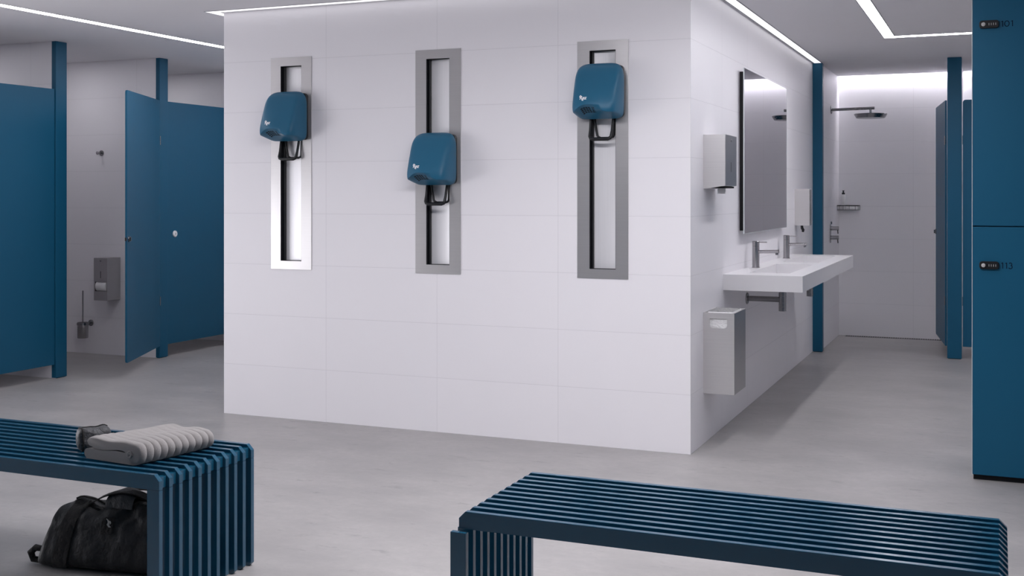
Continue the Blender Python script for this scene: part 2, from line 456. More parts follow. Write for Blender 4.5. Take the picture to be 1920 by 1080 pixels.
def make_dryer(loc, label):
    r = thing('hand_dryer', label, 'hand dryer', loc, group='hand dryers on the tiled wall')
    NR, NT = 60, 128
    rhos = [1-(1-i/NR)**1.35 for i in range(1, NR+1)]
    b = MB(); v = [(0, -dryer_depth(0, 0, 0), 0)]
    for rho in rhos:
        for k in range(NT):
            x, z = dryer_xz(rho, 2*PI*k/NT); v.append((x, -dryer_depth(x, z, rho), z))
    for k in range(NT):
        x, z = dryer_xz(1, 2*PI*k/NT); v.append((x*.985, -.03, z*.985))
    f = [(0, 1+k, 1+(k+1) % NT) for k in range(NT)]
    for i in range(NR):
        a, c = 1+i*NT, 1+(i+1)*NT
        f += [(a+k, c+k, c+(k+1) % NT, a+(k+1) % NT) for k in range(NT)]
    f.append(tuple(1+NR*NT+k for k in range(NT)))
    b.add(v, f); b.build('housing', 'blue_dryer', r, smooth=70, normals=True)
    MB().prism(rrect(.236, .27, .022, cy=-.002), 'y', -.0048, -.031).build('back_plate', 'black', r, smooth=40, normals=True)
    # air outlet on the sloping underside of the nose
    def S(u, v, off):
        x = -.070+.096*u; z = lip(x)-.010-.026*v-.002*math.sin(PI*u)
        return (x, dryer_y(x, z)-off, z)
    g = MB().grid(lambda u, v: S(u, v, .0012), 20, 10).build('air_outlet', 'dark', r, smooth=40)
    g2 = MB()
    for i in range(8):
        u0 = i/7; g2.grid(lambda a, q: S(min(1, max(0, u0-.014+.028*a)), q, .0026), 1, 10)
    for j in range(5):
        v0 = j/4; g2.grid(lambda a, q: S(q, min(1, max(0, v0-.03+.06*a)), .0026), 1, 20)
    g2.build('outlet_grille', 'blue_dryer', g)
    # lettering
    lv, lf = text_mesh('Rez', .0285, shear=.12, bold=.0006, spacing=.98)
    sw, sf = ribbon(arc(.0105, .004, .009, 120, -60, 8)[4:]+[(.0195, -.0045), (.0235, -.0062), (.027, -.005)], [.002, .003, .004, .0045, .0045, .004, .003, .0012])
    s2, sf2 = ribbon(arc(.0055, .0165, .0058, 60, 280, 12), [.001]+[.0034]*11+[.0015])
    L = MB()
    for vv, ff in ((lv, lf), (sw, sf), (s2, sf2)):
        L.add([(p[0]*.92-.069, 0, p[1]*.92-.0515) for p in vv], ff)
    L.mapped(lambda p: (p.x, dryer_y(p.x, p.z)-.0011, p.z))
    L.build('lettering', 'logo', r)
    # pull handles: a bail in front and one inside the channel
    zb = -DH-.104
    def bail(yt, yb, xl, xr, kl, kr, rad, zb, zt=-.12):
        pts = [(xl, yt, zt), (xl+kl*.1, yt+(yb-yt)*.15, zt-.03), (xl+kl*.55, yt+(yb-yt)*.6, zb+.045), (xl+kl*.9, yt+(yb-yt)*.95, zb+.014)]
        pts += [(xl+kl+.004, yb, zb+.006), (xl+kl+.018, yb, zb), (0, yb, zb), (xr-kr-.018, yb, zb), (xr-kr-.004, yb, zb+.006)]
        pts += [(xr-kr*.9, yt+(yb-yt)*.95, zb+.014), (xr-kr*.55, yt+(yb-yt)*.6, zb+.045), (xr-kr*.1, yt+(yb-yt)*.15, zt-.03), (xr, yt, zt)]
        return MB().tube(pts, rad, 12)
    h = bail(-.012, -.040, -.060, .062, .002, .004, [.0072]*3+[.0085, .0095]+[.0095]*3+[.0095, .0085]+[.0072]*3, zb)
    h.build('pull_handle', 'black', r, smooth=60)
    h = bail(.016, .019, -.0505, .0590, .016, .004, .0062, zb+.008)
    h.build('slide_bracket', 'black', r, smooth=60)
    MB().box(-.055, .062, .008, .024, -.128, -.10).build('carriage', 'black', r)
    return r
d0 = make_dryer((PLATES[0], 0, 1.766), 'blue hand dryer set at mid height on the panel farthest from the mirror wall')
dup(d0, (PLATES[1], 0, 1.508), 'blue hand dryer mounted lowest of the three, on the middle steel panel')
dup(d0, (PLATES[2], 0, 1.847), 'blue hand dryer mounted highest of the three, near the tiled corner')

# ------------------------------------------------------------------ toilet and shower cubicles: a full-height post carrying a door
def door_outline(w, h, r, corners):
    p = []
    for (cx, cy, a, on) in ((0, 0, 180, corners[0]), (w, 0, 270, corners[1]), (w, h, 0, corners[2]), (0, h, 90, corners[3])):
        if on:
            ax = cx+(r if cx == 0 else -r); ay = cy+(r if cy == 0 else -r)
            p += arc(ax, ay, r, a, a+90, 6)
        else: p.append((cx, cy))
    return p
def post(x0, x1, y0, y1, label, name='toilet_cubicle', cat='cubicle', group=None):
    o = thing(name, label, cat, ((x0+x1)/2, (y0+y1)/2, 0), group=group)
    hx, hy = (x1-x0)/2, (y1-y0)/2
    MB().box(-hx, hx, -hy, hy, .004, CEIL-.001).build('post', 'blue', o, bevel=.002)
    MB().box(-hx+.006, hx-.006, -hy+.006, hy-.006, 0, .004).build('foot_plate', 'dark', o)
    return o
def door(root, loc, rz, w, corners=(0, 0, 0, 0), lock_u=None, h=1.962, t=.014, latch_z=.89, bolt=True, hinge_u=.002):
    """panel runs along local +x from the hinge, thickness along local y; local -y is the outside"""
    p = MB().prism(door_outline(w, h, .022, corners), 'y', -t/2, t/2).build('door', 'blue', root, normals=True, bevel=.0015)
    p.location = Vector(loc)-Vector(root.location); p.rotation_euler = (0, 0, rz)
    if lock_u is not None:
        MB().lathe([(.026, 0), (.026, -.006), (.023, -.009)], (lock_u, -t/2, latch_z), 28, 'y').build('occupancy_disc', 'white', p, smooth=40, normals=True)
        i = MB().lathe([(.0085, -.009), (.0085, -.0105)], (lock_u, -t/2, latch_z), 16, 'y')
        i.build('indicator', 'grey_mark', p, normals=True)
        n = MB(); n.lathe([(.022, t/2), (.022, t/2+.008)], (lock_u, 0, latch_z), 24, 'y')
        n.box(lock_u-.004, lock_u+.004, t/2+.008, t/2+.020, latch_z-.015, latch_z+.015)
        n.build('thumb_turn', 'chrome_dark', p, smooth=40, normals=True)
        if bolt: MB().box(w-.002, w+.012, -.005, .005, latch_z-.012, latch_z+.012).build('latch_bolt', 'black', p)
    for z in (.36, h-.32):
        MB().cyl((hinge_u, t/2+.001, z-.035), (hinge_u, t/2+.001, z+.035), .005, 10).build('hinge', 'chrome_dark', p, smooth=40)
    return p
A90 = PI/2
G = 'blue toilet cubicle fronts'
r = post(STALL_X-.035, STALL_X+.004, .602, .708, 'blue cubicle front with closed door above the towel bench, beside the open one', group=G)
door(r, (STALL_X-.010, -.40, .1), A90, .998)
r = post(STALL_X-.035, STALL_X+.004, 1.708, 1.808, 'blue cubicle front with its door swung open beside the paper dispenser', group=G)
door(r, (STALL_X+.014, 1.690, .1), A90+PI-math.radians(-25.8), .94, corners=(0, 1, 1, 0), lock_u=.90)
r = post(STALL_X-.035, STALL_X+.004, 2.738, 2.815, 'closed blue cubicle front with white lock disc next to the tiled block', group=G)
door(r, (STALL_X-.010, 1.812, .1), A90, .922, lock_u=.087, bolt=False, hinge_u=.92)
r = post(.001, .080, 4.13, 4.204, 'narrow blue post on the tiled wall between washbasin and shower', 'partition_post', 'post')
G = 'blue shower cubicle fronts'
r = post(1.052, 1.159, 4.13, 4.235, 'blue shower front with its door standing open towards the back wall', 'shower_cubicle', 'cubicle', G)
door(r, (1.042, 4.150, .1), math.radians(97.5), .84, corners=(0, 1, 1, 0), lock_u=.795, h=1.964)
r = post(2.135, 2.24, 4.13, 4.235, 'blue shower front with closed door half hidden behind the lockers', 'shower_cubicle', 'cubicle', G)
door(r, (1.167, 4.150, .1), 0, .965, corners=(0, 0, 0, 1), lock_u=.9, h=1.964, bolt=False)

# paper holder, brush and hook on the cubicle divider (wall plane y = 1.715)
WY = 1.7155
r = thing('toilet_paper_dispenser', 'tall steel toilet paper dispenser in the open cubicle', 'paper dispenser', (-5.23, WY, .4565))
hw, dp, hh = .070, .150, .343
s = MB()
s.box(-hw, hw, -dp, -dp+.003, .150+.0, hh); s.box(-hw, hw, -dp, -dp+.003, 0, .075)
s.box(-hw, -hw+.012, -dp, -dp+.003, .075, .150); s.box(hw-.010, hw, -dp, -dp+.003, .075, .150)
s.build('front_cover', 'steel_v', r, normals=True)
s = MB(); s.box(-hw, -hw+.002, -dp+.003, 0, 0, hh); s.box(hw-.002, hw, -dp+.003, 0, 0, hh)
s.box(-hw, hw, -dp+.003, 0, hh-.002, hh); s.box(-hw, hw, -dp+.003, 0, 0, .002)
s.build('case', 'steel', r, normals=True)
MB().box(-hw+.004, hw-.004, -dp+.095, -dp+.098, .06, .16).build('inner_back', 'dark', r)
k = MB().lathe([(.018, -.052), (.047, -.052), (.049, -.05), (.049, .05), (.047, .052), (.018, .052)], (0.0, -dp+.043, .113), 40, 'x').build('paper_roll', 'paper', r, smooth=50, normals=True)
MB().cyl((0, -dp, .318), (0, -dp-.003, .318), .006, 14).build('key_lock', 'chrome_dark', r, smooth=40)
MB().box(-.0022, .0022, -dp-.0006, -dp+.002, .180, .236).build('level_slot', 'dark', r)

r = thing('toilet_brush', 'steel toilet brush set hung low on the cubicle wall', 'toilet brush', (-5.466, WY, .2))
cy = -.094
MB().lathe([(.0, -.062), (.040, -.062), (.043, -.058), (.044, .066), (.041, .066), (.040, -.05)][1:], (0, cy, 0), 36).build('cup', 'chrome', r, smooth=40, normals=True)
MB().lathe([(.0475, .045), (.0475, .062), (.0442, .062), (.0442, .045)], (0, cy, 0), 36).build('cup_ring', 'chrome_dark', r, smooth=40, normals=True)
MB().cyl((0, cy+.046, .053), (0, -.004, .053), .007, 14).build('bracket_arm', 'chrome_dark', r, smooth=40)
MB().lathe([(.024, -.008), (.026, -.006), (.026, 0)], (0, 0, .053), 24, 'y').build('wall_flange', 'chrome_dark', r, smooth=40, normals=True)
MB().cyl((0, cy, -.03), (0, cy, .325), .0058, 14).build('handle', 'chrome', r, smooth=40)
MB().lathe([(.036, .061), (.036, .066), (.006, .068)], (0, cy, 0), 28).build('lid', 'black', r, smooth=40, normals=True)

r = thing('coat_hook', 'small round steel coat hook high on the cubicle wall', 'coat hook', (-5.354, WY, 1.65))
MB().lathe([(.021, -.008), (.023, -.006), (.023, 0)], (0, 0, 0), 24, 'y').build('wall_plate', 'chrome_dark', r, smooth=40, normals=True)
MB().cyl((0, -.008, 0), (0, -.045, 0), .007, 14).build('pin', 'chrome_dark', r, smooth=40)
MB().lathe([(.010, -.056), (.014, -.053), (.014, -.045), (.010, -.043)], (0, 0, 0), 20, 'y').build('knob', 'chrome', r, smooth=50, normals=True)

# ------------------------------------------------------------------ mirror, basin and fittings on the side wall (plane x = 0)
r = thing('wall_mirror', 'large frameless wall mirror on black backing above the double washbasin', 'mirror', (0, 1.9, 1.079))
MB().box(.030, .0355, -.742, .743, 0, .986).build('glass', 'mirror', r)
e = MB(); t = .0022
e.box(.0295, .0362, -.742-t, -.742, -t, .986+t); e.box(.0295, .0362, .743, .743+t, -t, .986+t)
e.box(.0295, .0362, -.742, .743, -t, 0); e.box(.0295, .0362, -.742, .743, .986, .986+t)
e.build('polished_edge', 'mirror_edge', r)
MB().box(0, .0295, -.70, .70, .016, .97).build('backing_box', 'black', r)

SY0, SY1, SX, SZ, ST = .7475, 3.125, .44, .862, .089
B1 = (.105, .335, .960, 1.835); B2 = (.105, .335, 2.080, 2.955)
r = thing('washbasin_counter', 'white wall-hung double washbasin counter below the mirror', 'washbasin', (0, (SY0+SY1)/2, SZ-ST))
cy0 = (SY0+SY1)/2
m = MB()
def sinkbox(a, b, c, d, z0, z1): m.box(a, b, c-cy0, d-cy0, z0, z1)
xsb = [0, .105, .335, SX]; ysb = [SY0, B1[2], B1[3], B2[2], B2[3], SY1]
V = {}
verts = []; faces = []
def vid(i, j, k):
    if (i, j, k) not in V: V[(i, j, k)] = len(verts); verts.append((xsb[i], ysb[j]-cy0, (0, ST)[k]))
    return V[(i, j, k)]
for i in range(3):
    for j in range(5):
        if not (i == 1 and j in (1, 3)):
            faces.append((vid(i, j, 1), vid(i+1, j, 1), vid(i+1, j+1, 1), vid(i, j+1, 1)))
        faces.append((vid(i, j, 0), vid(i, j+1, 0), vid(i+1, j+1, 0), vid(i+1, j, 0)))
for j in range(5):
    faces.append((vid(0, j, 0), vid(0, j, 1), vid(0, j+1, 1), vid(0, j+1, 0))); faces.append((vid(3, j, 0), vid(3, j+1, 0), vid(3, j+1, 1), vid(3, j, 1)))
for i in range(3):
    faces.append((vid(i, 0, 0), vid(i+1, 0, 0), vid(i+1, 0, 1), vid(i, 0, 1))); faces.append((vid(i, 5, 0), vid(i, 5, 1), vid(i+1, 5, 1), vid(i+1, 5, 0)))
MB().add(verts, faces).build('counter', 'sink', r, normals=True)
for bx0, bx1, by0, by1 in (B1, B2):
    g = .0
    dz = .078; q = .004
    vb = [(bx0, by0, ST), (bx1, by0, ST), (bx1, by1, ST), (bx0, by1, ST), (bx0+q, by0+q, ST-dz), (bx1-q, by0+q, ST-dz), (bx1-q, by1-q, ST-dz), (bx0+q, by1-q, ST-dz)]
    vb = [(x, y-cy0, z) for x, y, z in vb]
    ba = MB().add(vb, [(0, 1, 5, 4), (1, 2, 6, 5), (2, 3, 7, 6), (3, 0, 4, 7), (4, 5, 6, 7)]).build('basin', 'sink', r)
    MB().lathe([(.022, ST-dz+.0005), (.022, ST-dz+.003), (.017, ST-dz+.004)], ((bx0+bx1)/2, (by0+by1)/2-cy0, 0), 24).build('waste_plug', 'chrome', ba, smooth=40, normals=True)

def faucet(y, label):
    r = thing('faucet', label, 'faucet', (.056, y, SZ), group='faucets on the washbasin counter')
    MB().lathe([(.025, 0), (.025, .004), (.0215, .005), (.0215, .130)], (0, 0, 0), 32).build('body', 'chrome', r, smooth=40, normals=True)
    MB().lathe([(.0205, .130), (.0205, .132), (.0215, .133), (.0215, .162), (.0195, .164)], (0, 0, 0), 32).build('cap', 'chrome', r, smooth=40, normals=True)
    MB().cyl((.018, 0, .157), (.068, 0, .157), .0033, 12).build('lever', 'chrome', r, smooth=40)
    MB().cyl((.016, 0, .098), (.140, 0, .102), .0105, 20).build('spout', 'chrome', r, smooth=40)
    MB().cyl((.126, 0, .095), (.128, 0, .081), .0085, 16).build('aerator', 'chrome_dark', r, smooth=40)
    return r
f0 = faucet(1.405, 'steel single-lever faucet over the nearer basin')
dup(f0, (.056, 2.515, SZ), 'steel single-lever faucet over the farther basin')
def trap(y, label):
    r = thing('basin_trap', label, 'drain trap', (0, y, .672), group='steel traps under the washbasin')
    MB().lathe([(.0, 0), (.036, 0), (.036, .005), (.032, .009)][1:], (0, 0, 0), 28, 'x').build('wall_flange', 'chrome_dark', r, smooth=40, normals=True)
    MB().cyl((.006, 0, 0), (.205, 0, 0), .0165, 20).build('outlet_pipe', 'chrome_dark', r, smooth=40)
    MB().cyl((.2175, 0, -.070), (.2175, 0, .045), .0225, 28).build('bottle', 'chrome_dark', r, smooth=40)
    MB().cyl((.2175, 0, .045), (.2175, 0, .101), .0165, 20).build('inlet_pipe', 'chrome_dark', r, smooth=40)
    return r
t0 = trap(1.405, 'dark steel bottle trap under the nearer basin')
dup(t0, (0, 2.515, .672), 'dark steel bottle trap under the farther basin')

r = thing('paper_towel_dispenser', 'steel paper towel dispenser on the wall just before the mirror', 'paper towel dispenser', (0, .411, 1.342))
hw = .1395
prof = [(0, 0), (.110, .0155), (.1164, .0165), (.1164, .2845), (0, .2855)]
MB().prism(prof, 'y', -hw, hw).build('case', 'steel_case', r, normals=True, bevel=.0015)
MB().box(.1160, .1172, -hw+.001, hw-.001, .017, .284).build('front_cover', 'steel_v', r)
MB().cyl((.117, 0, .258), (.120, 0, .258), .007, 16).build('key_lock', 'chrome_dark', r, smooth=40)
MB().box(.1165, .1176, -.0035, .0035, .090, .142).build('level_slot', 'dark', r)
MB().box(.066, .0665, -.10, .10, -.026, .0115).build('paper_towel', 'paper', r)
MB().box(.035, .108, -.115, .115, .0035, .0125).build('outlet', 'dark', r)

r = thing('waste_bin', 'open steel waste bin with white liner hung below the towel dispenser', 'waste bin', (-.0005, .4175, .267))
hy, bx, bh = .145, .164, .425; t = .0025
s = MB()                                       # near side with the grip opening
gx0, gx1, gz0, gz1 = .035, .126, .345, .395
hole = []
s.box(0, bx, -hy, -hy+t, 0, gz0); s.box(0, bx, -hy, -hy+t, gz1, bh); s.box(0, gx0, -hy, -hy+t, gz0, gz1); s.box(gx1, bx, -hy, -hy+t, gz0, gz1)
for (cx, sx) in ((gx0, 1), (gx1, -1)):         # rounded lower corners of the opening
    rr = .018; cc = [(cx, gz0)]+[(cx+sx*(rr-rr*math.cos(math.radians(a))), gz0+rr-rr*math.sin(math.radians(a))) for a in range(0, 91, 15)]
    s.prism(cc, 'y', -hy, -hy+t)
s.box(0, bx, hy-t, hy, 0, bh)
s.box(0, t, -hy+t, hy-t, 0, bh)
s.box(t, bx-t, -hy+t, hy-t, 0, t)
s.build('case', 'steel_case', r, normals=True)
MB().box(bx-t, bx, -hy+t, hy-t, 0, bh).build('front_panel', 'steel_v', r)
l = MB()
def liner(u, v):
    a = rrect(bx-.018, 2*hy-.02, .02, 8); n = len(a)
    k = int(round(u*n)) % n; x, y = a[k]
    z = .12+.308*v
    s_ = 1-.03*math.sin(v*9+k)*.4
    if v > .97: s_ *= .88
    return (bx/2+x*s_, y*s_, z)
l.grid(liner, 36, 12).build('bin_liner', 'liner', r, smooth=60, normals=True)

r = thing('soap_dispenser', 'flat steel soap dispenser on the wall beside the blue post', 'soap dispenser', (-.0005, 3.256, 1.075))
MB().box(0, .112, -.036, .036, 0, .277).build('case', 'steel_case', r, bevel=.002)
MB().box(.1115, .1155, -.036, .036, .003, .274).build('front_cover', 'chrome_dark', r)
MB().tube([(.048, 0, 0), (.050, 0, -.020), (.058, 0, -.034), (.056, 0, -.050)], [.010, .011, .011, .009], 12).build('nozzle', 'black', r, smooth=50)

# ------------------------------------------------------------------ shower fittings
SXW = .0555
r = thing('rain_shower', 'round steel rain shower head on a straight wall arm', 'shower head', (SXW, 4.85, 2.062))
MB().lathe([(.036, 0), (.036, .006), (.030, .011)], (0, 0, 0), 28, 'x').build('wall_flange', 'chrome_dark', r, smooth=40, normals=True)
MB().cyl((.008, 0, 0), (.372, 0, .006), .0125, 18).build('arm', 'chrome_dark', r, smooth=40)
MB().cyl((.338, 0, .004), (.338, 0, -.040), .010, 16).build('swivel', 'chrome_dark', r, smooth=40)
MB().lathe([(.020, -.036), (.030, -.040), (.138, -.044), (.141, -.048), (.122, -.080), (.115, -.083)], (.338, 0, 0), 48).build('disc', 'chrome_dark', r, smooth=35, normals=True)
r = thing('shower_mixer', 'steel shower mixer with two lever valves on the shower wall', 'shower mixer', (SXW, 4.80, .965))
MB().prism(rrect(.055, .165, .02), 'x', 0, .006).build('wall_plate', 'chrome_dark', r, smooth=40, normals=True)
for z in (.046, -.036):
    MB().cyl((.006, 0, z), (.074, 0, z), .0185, 20).build('valve', 'chrome', r, smooth=40)
    MB().cyl((.064, 0, z-.012), (.067, 0, z-.048), .0042, 10).build('lever', 'black', r, smooth=40)
MB().cyl((.010, 0, .082), (.010, 0, .105), .007, 12).build('hose_outlet', 'chrome_dark', r, smooth=40)

r = thing('corner_basket', 'black wire corner shelf holding toiletries in the shower', 'shower basket', (SXW, 5.4, 1.165))
bw, bd = .19, .15
oc = [(.004, -.004), (.004, -bd)]+[(bw*.55*(.0)+.004+(bw-.03)*i/6, -bd) for i in range(1, 7)]+arc(bw-.02, -bd+.02, .02, -90, 0, 4)+[(bw, -.004)]
def lvl(z): return [(x, y, z) for x, y in oc]
MB().tube(lvl(.042), .0042, 8, True).build('top_rail', 'black', r, smooth=60)
k = MB().tube(lvl(.003), .003, 8, True)
for i in range(9):
    x = .012+(bw-.024)*i/8; k.cyl((x, -.004, .003), (x, -bd, .003), .0017, 6)
for x, y in [oc[1], oc[3], oc[5], oc[7], oc[-3], oc[-1], oc[0]]: k.cyl((x, y, .003), (x, y, .042), .002, 6)
k.build('wire_tray', 'chrome_dark', r, smooth=60)
r = thing('soap_bottle', 'white pump bottle with black cap on the shower basket', 'bottle', (SXW+.050, 5.325, 1.1715))
MB().lathe([(.018, 0), (.0205, .003), (.0205, .128), (.0185, .136), (.012, .140)], (0, 0, 0), 28).build('body', 'white', r, smooth=40, normals=True)
MB().lathe([(.0140, .139), (.0140, .153), (.008, .156), (.006, .166), (.009, .168), (.009, .176)], (0, 0, 0), 20).build('pump_cap', 'black', r, smooth=40, normals=True)
MB().add(*(lambda p: ([(x, -.0208*math.cos(x/.0208), z) for x, z in p], [(0, 1, 2, 3)]))([(-.007, .055), (.007, .055), (.007, .068), (-.007, .068)])).build('label_print', 'grey_mark', r)
r = thing('soap_bar', 'white soap bar lying in the shower basket beside the bottle', 'soap', (SXW+.120, 5.325, 1.1715))
MB().lathe([(.030, 0), (.034, .004), (.034, .015), (.030, .019)], (0, 0, 0), 28).mapped(lambda p: (p.x*1.05, p.y*.7, p.z)).build('cake', 'white', r, smooth=50, normals=True)

r = thing('shower_drain', 'long slotted steel floor drain along the shower back wall', 'floor drain', (.56, 5.345, 0))
MB().box(-.44, .44, -.032, .032, 0, .0025).build('channel_frame', 'chrome_dark', r)
k = MB()
for i in range(44):
    x = -.425+.85*i/43; k.box(x-.0055, x+.0055, -.024, .024, .0024, .0031)
k.build('slots', 'dark', r)

# ------------------------------------------------------------------ lockers
r = thing('locker_cabinet', 'tall blue two-tier locker column with combination locks, cut off by the frame', 'locker', (1.319, 0, 0))
LW = .40
MB().box(.006, LW-.006, .020, .49, 0, .026).build('plinth', 'dark', r)
MB().box(0, LW, .019, .5, .026, 2.30).build('carcass', 'blue', r)
MB().box(-.0005, .0018, -.001, .019, .024, 2.30).build('side_edge', 'mirror_edge', r)
def locker_door(z0, z1, lz, num):
    d = MB().box(.003, LW-.002, 0, .018, z0, z1).build('locker_door', 'blue', r, bevel=.0015)
    lk = MB().prism(rrect(.083, .036, .012, cx=.073, cy=lz), 'y', -.013, 0).build('combination_lock', 'black', d, smooth=40, normals=True, bevel=.002)
    # the knob, dials and number belong to the door
    MB().lathe([(.009, -.013), (.009, -.0185), (.0075, -.0195)], (.049, 0, lz), 20, 'y').build('lock_button', 'grey_mark', d, smooth=40, normals=True)
    q = MB()
    for i in range(4): q.box(.0715+.0095*i, .0738+.0095*i, -.0142, -.0128, lz-.0052, lz+.0052)
    q.build('dial_marks', 'grey_mark', d)
    n = MB(); x = .121; hgt = .027; sw = .0034
    for ch in num:
        z = lz-hgt/2
        if ch == '1':
            a = ribbon([(x+.0095, z), (x+.0095, z+hgt)], sw); b = ribbon([(x+.0095, z+hgt-.001), (x+.0035, z+hgt-.0045)], sw*.85); parts = [a, b]; step = .0165
        elif ch == '0':
            parts = [ribbon(arc(x+.0105, z+hgt/2, .0095, 0, 360, 28, hgt/2-.001), sw)]; step = .0245
        else:
            parts = [ribbon(arc(x+.0085, z+hgt-.0072, .0062, 150, -80, 14), sw), ribbon(arc(x+.0085, z+.0076, .0078, 80, -155, 16), sw)]; step = .02
        for q_, (v, f) in enumerate(parts): n.add([(p[0], -.0006-.0003*q_, p[1]) for p in v], f)
        x += step
    n.build('number', 'ink', d)
locker_door(.026, 1.1645, .989, '113')
locker_door(1.1695, 2.297, 2.091, '101')

# ------------------------------------------------------------------ slatted benches
BH = .43; SLW = .0172; NS = 11; PITCH = (.503-SLW)/(NS-1)
def bench(loc, length, label, near_leg_shift=(0, 0)):
    """loc: front corner at low-x end; slats run along x"""
    r = thing('slatted_bench', label, 'bench', loc, group='blue slatted benches')
    L = length; ch = .02; bt = .049
    def poly(): return [(0, BH-bt), (L, BH-bt), (L, BH-ch), (L-ch, BH), (ch, BH), (0, BH-ch)]
    for i in range(NS):
        y = i*PITCH
        MB().prism(poly(), 'y', y, y+SLW).build('seat_slat', 'blue_gloss', r, normals=True, bevel=.0008, seg=1)
    lw = .048
    for side in (0, 1):
        sx, sy = near_leg_shift if side == 0 else (0, 0)
        x0 = (0 if side == 0 else L-lw)+sx
        ztop = BH-bt-.0005 if side or not sx else BH-bt-.004
        c_ = .012
        out = 0 if side == 0 else 1
        pl = [(x0+(c_ if out == 0 else 0), 0), (x0+lw-(c_ if out else 0), 0), (x0+lw, c_ if out else 0), (x0+lw, ztop), (x0, ztop), (x0, c_ if out == 0 else 0)]
        pl = [p for k, p in enumerate(pl) if k == 0 or p != pl[k-1]]
        for i in range(NS):
            y = i*PITCH+sy
            MB().prism(pl, 'y', y, y+SLW).build('leg_slat', 'blue_gloss', r, normals=True, bevel=.0008, seg=1)
        xr = x0+(.012 if side == 0 else .012)
        if not sx:
            MB().box(xr, xr+.024, .004, .503-.004, BH-bt+.002, BH-.012).build('cross_rail', 'blue_gloss', r)
    MB().box(L/2-.03, L/2+.03, .004, .503-.004, BH-bt+.004, BH-bt+.018).build('cross_rail', 'blue_gloss', r)
    return r
bench((-2.42, -2.806, 0), 1.42, 'blue slatted bench with a folded towel on it and a black bag underneath')
bench((.043, -2.806, 0), 1.412, 'empty blue slatted bench in front of the lockers', (-.015, -.024))

# ------------------------------------------------------------------ towel on the bench
def towel():
    r = thing('folded_towel', 'grey ribbed towel folded on the slatted bench', 'towel', (-1.24, -2.56, BH))
    # outline in (x, z), walked clockwise from the bottom front; u = position along the fold (y)
    def outline():
        p = []
        p += [(-.125+.225*i/14, .0) for i in range(15)]                                   # underside
        p += [(.1+.036*math.sin(math.radians(a)), .037-.037*math.cos(math.radians(a))) for a in range(10, 171, 8)]   # folded edge
        p += [(.1-.195*i/14, .074+.004*math.sin(i*.6)) for i in range(0, 15)]               # top
        p += [(-.097-.020*math.sin(math.radians(a)), .0585+.0165*math.cos(math.radians(a))) for a in range(15, 166, 15)]  # upper layer edge
        p += [(-.09+.15*i/8, .0392-.004*math.sin(i*.7)) for i in range(1, 9)]              # crevice in
        p += [(.068, .0378), (.0685, .0368), (.062, .0360)]
        p += [(.055-.165*i/8, .0352-.0035*math.sin((8-i)*.7+.2)) for i in range(1, 9)]             # crevice out
        p += [(-.113-.018*math.sin(math.radians(a)), .017+.0165*math.cos(math.radians(a))) for a in range(15, 166, 15)]
        return p
    O = outline(); n = len(O)
    NY = 132; L = .325
    b = MB(); v = []
    cx, cz = .02, .037
    for j in range(NY+1):
        t = j/NY; y = -.162+L*t
        end = min(t, 1-t)*L
        cap = math.sqrt(max(0, 1-(1-min(1, end/.016))**2))*.10+.90
        rib = abs(math.sin(PI*11*t))**.55
        for x, z in O:
            left = sstep(.02, -.10, x)
            xx = x
            if x < .02: xx = x*(1-.36*t*left)                                               # left side tapers to the back
            gr = (1-left)*sstep(.03, .06, z+x*.3)
            zz = z*(1-.12*t)
            k = 1-.075*(1-rib)*max(.25, gr) if x > -.09 else 1
            nx = cx+(xx-cx)*k*(cap*.6+.4) if x > .02 else xx
            nz = zz if z < .001 else cz+(zz-cz)*(1-(1-rib)*.14*max(.35, gr))*cap if z > .06 or x > .09 else zz
            w = noise.noise(Vector((xx*14, y*14, z*20)))*.0035
            if z > .001: nz += w; nx += w*.7
            v.append((nx+.018*(t-.5)*1.0, y, max(.0, nz)))
    f = []
    for j in range(NY):
        f += [(j*n+i, j*n+(i+1) % n, (j+1)*n+(i+1) % n, (j+1)*n+i) for i in range(n)]
    f += [tuple(range(n)), tuple(NY*n+i for i in range(n))[::-1]]
    b.add(v, f); b.build('cloth', 'towel', r, smooth=80, normals=True)
    # spiral hem end visible at the folded corner
    hem = MB().tube([(.074+.012*math.cos(a)*(1-a/14), -.160, .032+.012*math.sin(a)*(1-a/14)) for a in [i*.45 for i in range(22)]], .0055, 8)
    hem.build('rolled_hem', 'towel', r, smooth=80)
    r.rotation_euler = (0, 0, math.radians(-6))
    return r
towel()

# ------------------------------------------------------------------ toiletry pouch
r = thing('toiletry_pouch', 'small dark grey toiletry pouch beside the folded towel', 'pouch', (-1.459, -2.594, BH), math.radians(57))
def pouch_surf(u, v):
    x = -.058+.116*u
    e = math.sqrt(max(0, 1-abs(2*u-1)**7))
    a = 2*PI*v; c, s = math.cos(a), math.sin(a); n = 3.4
    wv = .037*e*(1-.04*math.sin(u*7)); hv = .0395*e*(1+.045*math.sin(u*8+1))
    y = wv*math.copysign(abs(c)**(2/n), c); z = hv*math.copysign(abs(s)**(2/n), s)
    q = noise.noise(Vector((x*34, y*30, z*30)))*.0032
    k = 1+(z/.04)*-.08
    return (x+q*.5, y*k+q, max(0, .0395+z+q))
MB().grid(pouch_surf, 40, 56).build('body', 'pouch', r, smooth=80, normals=True)
def pband(u0, off):
    pts = []
    for k in range(56):
        p = pouch_surf(u0, k/56); pts.append((p[0], p[1]*(1+off), .0395+(p[2]-.0395)*(1+off)))
    return pts
MB().tube([(x, y, max(.004, z)) for x, y, z in pband(.13, .02)], .0036, 6, True).build('piping', 'strap', r, smooth=60)
MB().tube([(p[0], p[1], p[2]+.001) for p in [pouch_surf(.1+.8*i/20, .25) for i in range(21)]], .0022, 6).build('zip', 'strap', r, smooth=60)
